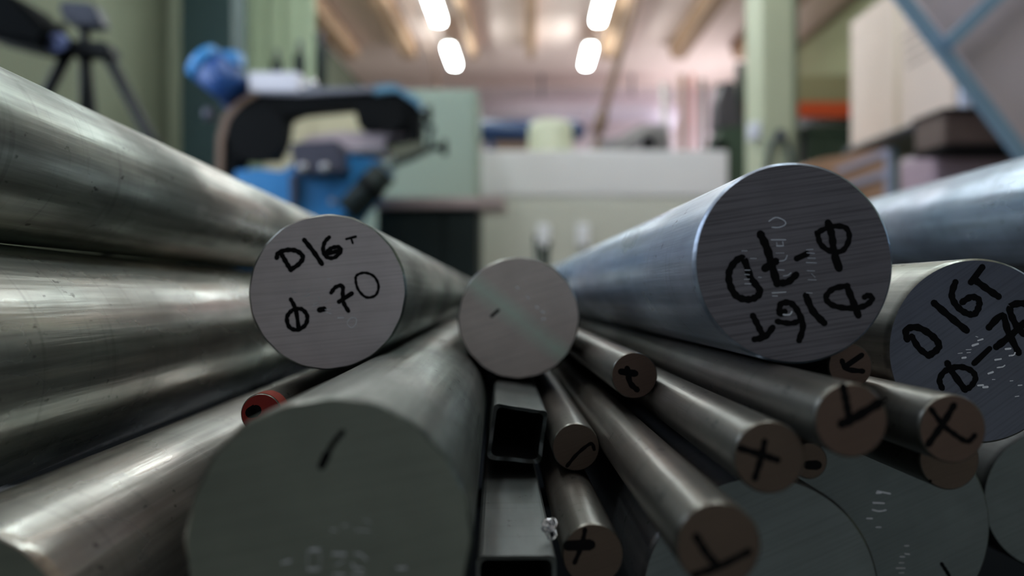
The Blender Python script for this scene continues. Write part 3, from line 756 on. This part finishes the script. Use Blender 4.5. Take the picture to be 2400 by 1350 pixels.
# leaning pipes from ceiling
lp = P(1404, 300, 7.3); hp = Vector((P(1515, -90, 7.3).x, 7.3, ZC - .0))
hp = lp + (P(1490, 0, 7.3) - lp) * ((ZC - .02 - lp.z) / (P(1490, 0, 7.3).z - lp.z))
pp = thing('leaning_pipe', 'brown pipe slanting down from the ceiling to the white machine', 'pipe', (lp.x, 7.3, lp.z))
part('pipe', tube([hp, lp], .035, 14), paint('brown pipe', (150, 122, 106), .5), pp)
part('nozzle', tube([lp + (hp - lp) * .06, lp - (hp - lp) * .02], .055, 14), M_brn, pp)
part('pipe', tube([lp - (hp - lp) * .02, Vector((lp.x - .02, 7.33, b.z - .6))], .03, 12), M_brn, pp)
a = P(960, 0, 9.); b = P(1062, 200, 9.)
pq = thing('ceiling_pipe', 'thin brown pipe running along the ceiling left of the lamps', 'pipe', (a.x, 9, 3))
part('pipe', tube([(-1.47, 2.0, ZC - .2), (-1.47, 12.4, ZC - .2), (-1.47, 12.9, ZC - .6), (-1.47, 12.9, .0)], .025, 10), paint('brown conduit', (140, 112, 96), .6), pq)
# vertical stock between machine and column
yv = 9.0
for u, wd, v0, rgb, lab in ((1560, 16, 190, (176, 168, 164), 'pale grey upright tube, leftmost of those standing behind the white machine'),
                            (1603, 18, 172, (150, 112, 92), 'thick brown upright tube behind the white machine'),
                            (1628, 9, 168, (206, 120, 100), 'thin copper coloured upright tube behind the white machine'),
                            (1652, 12, 182, (120, 112, 100), 'grey brown upright tube nearest the dark machine')):
    t = P(u, v0, yv); f_ = P(u + (26 if u == 1560 else 4), 640, yv)
    tag(link('upright_tube', tube([(f_.x, yv + .1, 0), (t.x, yv + .1, t.z)], wd / 2 / F * yv, 12), paint('tube skin', rgb, .5)), lab, 'tube', 'upright tubes behind the white machine')
yk = 7.7
dm = thing('dark_machine', 'dark green upright machine between white machine and column', 'machine', (P(1715, 0, yk).x, yk, 0))
part('body', pix([(1672, 640), (1672, 380), (1690, 300), (1760, 292), (1790, 300), (1790, 640)], yk, .5, .01), paint('dark sage', (58, 76, 62), .5, var=.1), dm)
a = P(1672, 640, yk); b = P(1790, 640, yk)
part('stand', box((a.x, yk, 0), (b.x, yk + .5, 1.0), .01), M_dgrn, dm)
part('head', pix([(1680, 300), (1684, 230), (1700, 190), (1722, 188), (1730, 240), (1740, 300)], yk + .05, .35, .02), paint('charcoal', (70, 66, 72), .5), dm)
bm = bmesh.new(); add_tube(bm, [P(1683, 330, yk - .08), P(1683, 345, yk - .08)], .07, 16); add_tube(bm, [P(1683, 338, yk - .08), P(1683, 338, yk + .02)], .03, 10); part('hand_wheel', bm, M_blk, dm)

# switch and hose on the column
o = tag(link('switch_box', box((P(1787, 0, 4.5).x - .05, 4.52, P(0, 330, 4.6).z), (P(1787, 0, 4.5).x, 4.64, P(0, 290, 4.6).z), .012), M_wht), 'small lilac white switch box on the side of the pale green column', 'switch box')
hs = thing('hose_loop', 'dark hose hanging in a loop on the pale green column', 'hose', P(1825, 310, 4.48))
bm = bmesh.new(); add_tube(bm, [P(1796, 460, 4.47), P(1797, 385, 4.47), P(1803, 345, 4.47), P(1818, 322, 4.47), P(1838, 322, 4.47), P(1850, 350, 4.47), P(1856, 460, 4.47)], .014, 10); part('hose', bm, paint('dark hose', (60, 72, 78), .5), hs)
bm = bmesh.new(); add_tube(bm, [P(1829, 314, 4.5), P(1829, 314, 4.45)], .028, 14); part('hook', bm, M_gry, hs)

# ------------------------------------------------------------------ racking on the right
yr = 8.4
M_or = paint('orange rack beam', (198, 74, 34), .45, var=.1)
a = P(1728, 0, yr); b = P(2075, 0, yr)
rk2 = thing('pallet_rack', 'pallet rack with orange beam behind the column', 'rack', ((a.x + b.x) / 2, yr, 0))
M_up = paint('dark rack upright', (48, 58, 54), .5)
for x in (a.x, b.x - .08): 
    part('upright', box((x, yr, 0), (x + .08, yr + .08, 3.2), .004), M_up, rk2)
    part('upright', box((x, yr + .9, 0), (x + .08, yr + .98, 3.2), .004), M_up, rk2)
part('beam', box((a.x + .08, yr + .01, P(0, 274, yr).z), (b.x - .08, yr + .06, P(0, 238, yr).z), .004), M_or, rk2)
part('shelf_board', box((a.x + .08, yr + .06, P(0, 262, yr).z), (b.x - .08, yr + .9, P(0, 256, yr).z), .002), M_up, rk2)
part('shelf_board', box((a.x + .08, yr + .06, 1.52), (b.x - .08, yr + .9, 1.55), .002), M_up, rk2)
za = P(0, 256, yr).z
tag(link('long_crate', box((a.x + .12, yr + .2, za + .001), (b.x - .12, yr + .8, P(0, 176, yr + .2).z), .01), paint('olive crate', (150, 142, 108), .7, var=.1)), 'olive crate on the rack shelf above the orange beam', 'crate')
x = a.x + .12
for q, wd in enumerate((.62, .66)):
    t = thing('bin', ('dark green lidded bin under the orange beam, next to the column', 'dark green lidded bin under the orange beam, next to the carton')[q], 'bin', (x + wd / 2 - .01, yr + .5, 1.551), 'dark bins on the pallet rack')
    link('body', box((-wd / 2 + .03, -.3, 0), (wd / 2 - .03, .3, .95), .02), paint('bin green', (46, 62, 52), .5), t)
    link('lid', box((-wd / 2 + .01, -.33, .95), (wd / 2 - .01, .33, 1.02), .015), paint('bin lid', (58, 76, 64), .45), t)
    x += wd + .03
# pale brace strip running under right ceiling
# near storage bay
XB = 2.2
yn, yf_ = 4.17, 5.5
M_card = paint('pale cardboard', (208, 190, 182), .8, var=.05, scale=5)
M_mauve = paint('mauve grey board', (190, 176, 184), .6, var=.06, scale=3)
M_steel = paint('blue grey galvanised steel', (128, 156, 182), .45, metal=.1, var=.1, scale=8)
bay = thing('storage_bay', 'blue grey steel storage bay with crossed braces at the upper right', 'rack', (2.6, 3.2, 0))
zb = CAMZ + .387 * XB
cb = thing('big_carton', 'large pale cardboard box standing in the steel bay, upper right', 'cardboard box', (XB + .5, 4.8, zb + .001))
link('box_body', box((-.5, yn - 4.8, 0), (.9, yf_ - 4.8, .86), .006), M_card, cb)
link('tape', box((-.501, -.04, 0), (-.4995, .04, .86)), paint('brown tape', (180, 160, 140), .4), cb)
bm = bmesh.new()
for q in range(4): add_box(bm, (-.5015, -.42 - .03 * q, .34 + .06 * q), (-.5, -.12 + .02 * q, .355 + .06 * q))
link('printed_marks', bm, paint('faded print', (150, 138, 132), .8), cb)
# shelf under carton
part('shelf', box((XB - .03, yn - .1, zb - .05), (XB + 1.6, yf_ + .05, zb - .001), .004), paint('dark shelf steel', (70, 72, 80), .5), bay)
part('upright', box((P(2226, 0, yn).x, yn - .12, zb - .05), (P(2246, 0, yn).x, yn - .08, zb + .5), .003), paint('lilac white upright', (190, 196, 222), .4), bay)
part('upright', box((XB + .05, yf_ - .02, 0), (XB + .10, yf_ + .03, zb - .05), .003), paint('lilac white upright', (170, 178, 200), .4), bay)
def brace(name, p, q, wd, yy, mat):
    a, b = P(*p, yy), P(*q, yy); d = (b - a).normalized(); n_ = Vector((-d.z, 0, d.x)) * wd / 2
    return part(name, prism([a + n_, b + n_, b - n_, a - n_], .03, .002), mat, bay)
brace('brace', (2040, -110), (2560, 570), .055, 3.2, M_steel)
brace('brace', (2226, 100), (2440, -105), .05, 3.16, M_steel)
tag(link('leaning_board', pix([(2104, -70), (2236, 112), (2420, 365), (2700, 365), (2700, -70)], 3.28, .02), M_mauve), 'mauve grey board leaning behind the crossed steel braces', 'board')
a = P(2680, 0, 3.2)
part('upright', box((a.x, 3.18, 0), (a.x + .06, 3.24, 2.6), .003), M_steel, bay)
a = P(1960, 360, 3.9); 
part('lower_rail', tube([P(1992, 352, 5.4), P(2236, 257, 4.1)], .014, 8), paint('dark rail', (66, 66, 74), .5), bay)
# dark brown box below carton
yd = 3.6
t = thing('brown_crate', 'dark brown crate under the steel shelf, below the large carton', 'crate', (P(2330, 0, yd).x, yd, 0))
part('body', box((P(2212, 0, yd).x, yd, P(0, 338, yd).z), (P(2520, 0, yd).x, yd + .27, P(0, 262, yd).z), .01), paint('dark brown wood', (92, 76, 72), .7, var=.2), t)
part('lid', box((P(2206, 0, yd).x, yd - .02, P(0, 262, yd).z), (P(2526, 0, yd).x, yd + .28, P(0, 254, yd).z), .004), M_blk, t)
part('runner', box((P(2212, 0, yd).x, yd - .01, P(0, 347, yd).z), (P(2520, 0, yd).x, yd + .27, P(0, 338, yd).z), .004), M_blk, t)
part('low_shelf', box((P(2206, 0, yd).x, yd - .04, P(0, 352, yd).z), (P(2560, 0, yd).x, yd + .27, P(0, 347, yd).z - .001), .002), M_blk, bay)
# wrapped pallet load
yp = 3.9
zt = P(0, 356, yp).z
t = thing('wrapped_load', 'pink mauve film wrapped load behind the right bars', 'wrapped pallet', (P(2250, 0, yp).x, yp, 0))
part('load', box((P(2106, 0, 4.3).x, yp + .02, .14), (P(2560, 0, yp).x, yp + .4, P(0, 346, yp).z), .03), paint('mauve film wrap', (166, 144, 158), .35, var=.14, scale=7), t)
part('pallet', box((P(2106, 0, 4.3).x, yp, .0), (P(2560, 0, yp).x, yp + .42, .14), .004), M_brn, t)
# peach carton with white straps
yq = 4.95
ca = thing('peach_carton', 'peach cardboard box with lilac white straps behind the big lined bar end', 'cardboard box', (P(1985, 0, yq).x, yq, 0))
M_pe = paint('peach cardboard', (204, 164, 138), .8, var=.08, scale=5)
M_strap = paint('lilac white strap', (206, 208, 236), .4, var=.04)
part('box_body', pix([(1886, 640), (1886, 392), (1925, 372), (1990, 362), (2086, 345), (2086, 640)], yq, .5, .004), M_pe, ca)
a = P(1886, 640, yq); b = P(2086, 640, yq)
part('base', box((a.x, yq, 0), (b.x, yq + .5, a.z)), M_pe, ca)
def strap(p, q, wd, yy, mat=M_strap, parent=ca, nm='strap'):
    a, b = P(*p, yy), P(*q, yy); d = (b - a).normalized(); n_ = Vector((-d.z, 0, d.x)) * wd / 2
    return part(nm, prism([a + n_, b + n_, b - n_, a - n_], .012), mat, parent)
strap((1985, 436), (2092, 400), .04, yq - .02)
strap((1960, 402), (2088, 352), .035, yq - .016)
strap((2081, 640), (2081, 347), .035, yq - .03)
strap((2096, 640), (2096, 347), .03, yq - .02, M_steel)

# ------------------------------------------------------------------ tripod at left
yt3 = 3.0
M_tri = paint('black tripod metal', (14, 19, 24), .6, spec=.3)
hub = P(200, 110, yt3)
tr = thing('tripod', 'black tripod with a dark tilted head in front of the olive wall', 'tripod', (hub.x, hub.y, 0))
legs = [((160, 115), (-.55, -.35)), ((196, 120), (-.06, .55)), ((248, 118), (.95, -.02))]
def leg(name, u, v, du, dv_):
    a = P(u, v, yt3); slope = du / dv_
    fx = a.x + slope * a.z
    return a, fx
for (u, v, du, dd) in ((163, 118, -.43, -.25), (197, 120, -.03, .5), (244, 115, .54, -.1)):
    a = P(u, v, yt3); e = Vector((a.x + du * a.z, yt3 + dd, 0)); m_ = a.lerp(e, .45)
    l = part('leg', tube([a, m_], .022, 10), M_tri, tr)
    lo = link('leg_tube', tube([m_, e], .014, 10), M_tri, l); lo.location = -tr.location
    lk = link('leg_lock', tube([a.lerp(e, .44), a.lerp(e, .47)], .028, 10), M_blk, l); lk.location = -tr.location
part('crown', pix([(150, 92), (248, 96), (258, 130), (150, 125)], yt3 - .05, .1, .01), M_tri, tr)
part('centre_post', tube([P(198, 300, yt3), P(198, 40, yt3)], .018, 12), M_tri, tr)
part('head', pix([(135, 0), (215, 5), (238, 60), (170, 62), (140, 40)], yt3 - .04, .08, .01), paint('navy tripod head', (34, 40, 62), .5), tr)
part('pan_handle', tube([P(150, 60, yt3), P(90, 90, yt3 - .15)], .012, 8), M_tri, tr)
bm = bmesh.new(); add_tube(bm, [P(140, 98, yt3 - .08), P(130, 100, yt3 - .14)], .03, 14); part('knob', bm, paint('lilac blue knob', (110, 124, 180), .4), tr)
part('lamp_head', pix([(-120, -60), (20, -20), (112, 72), (95, 108), (30, 98), (-80, 70)], 2.8, .22, .02), paint('matt black housing', (5, 8, 11), .85, spec=.1), tr)
part('bracket', tube([P(80, 90, 2.9), P(150, 60, 2.97)], .014, 8), M_tri, tr)
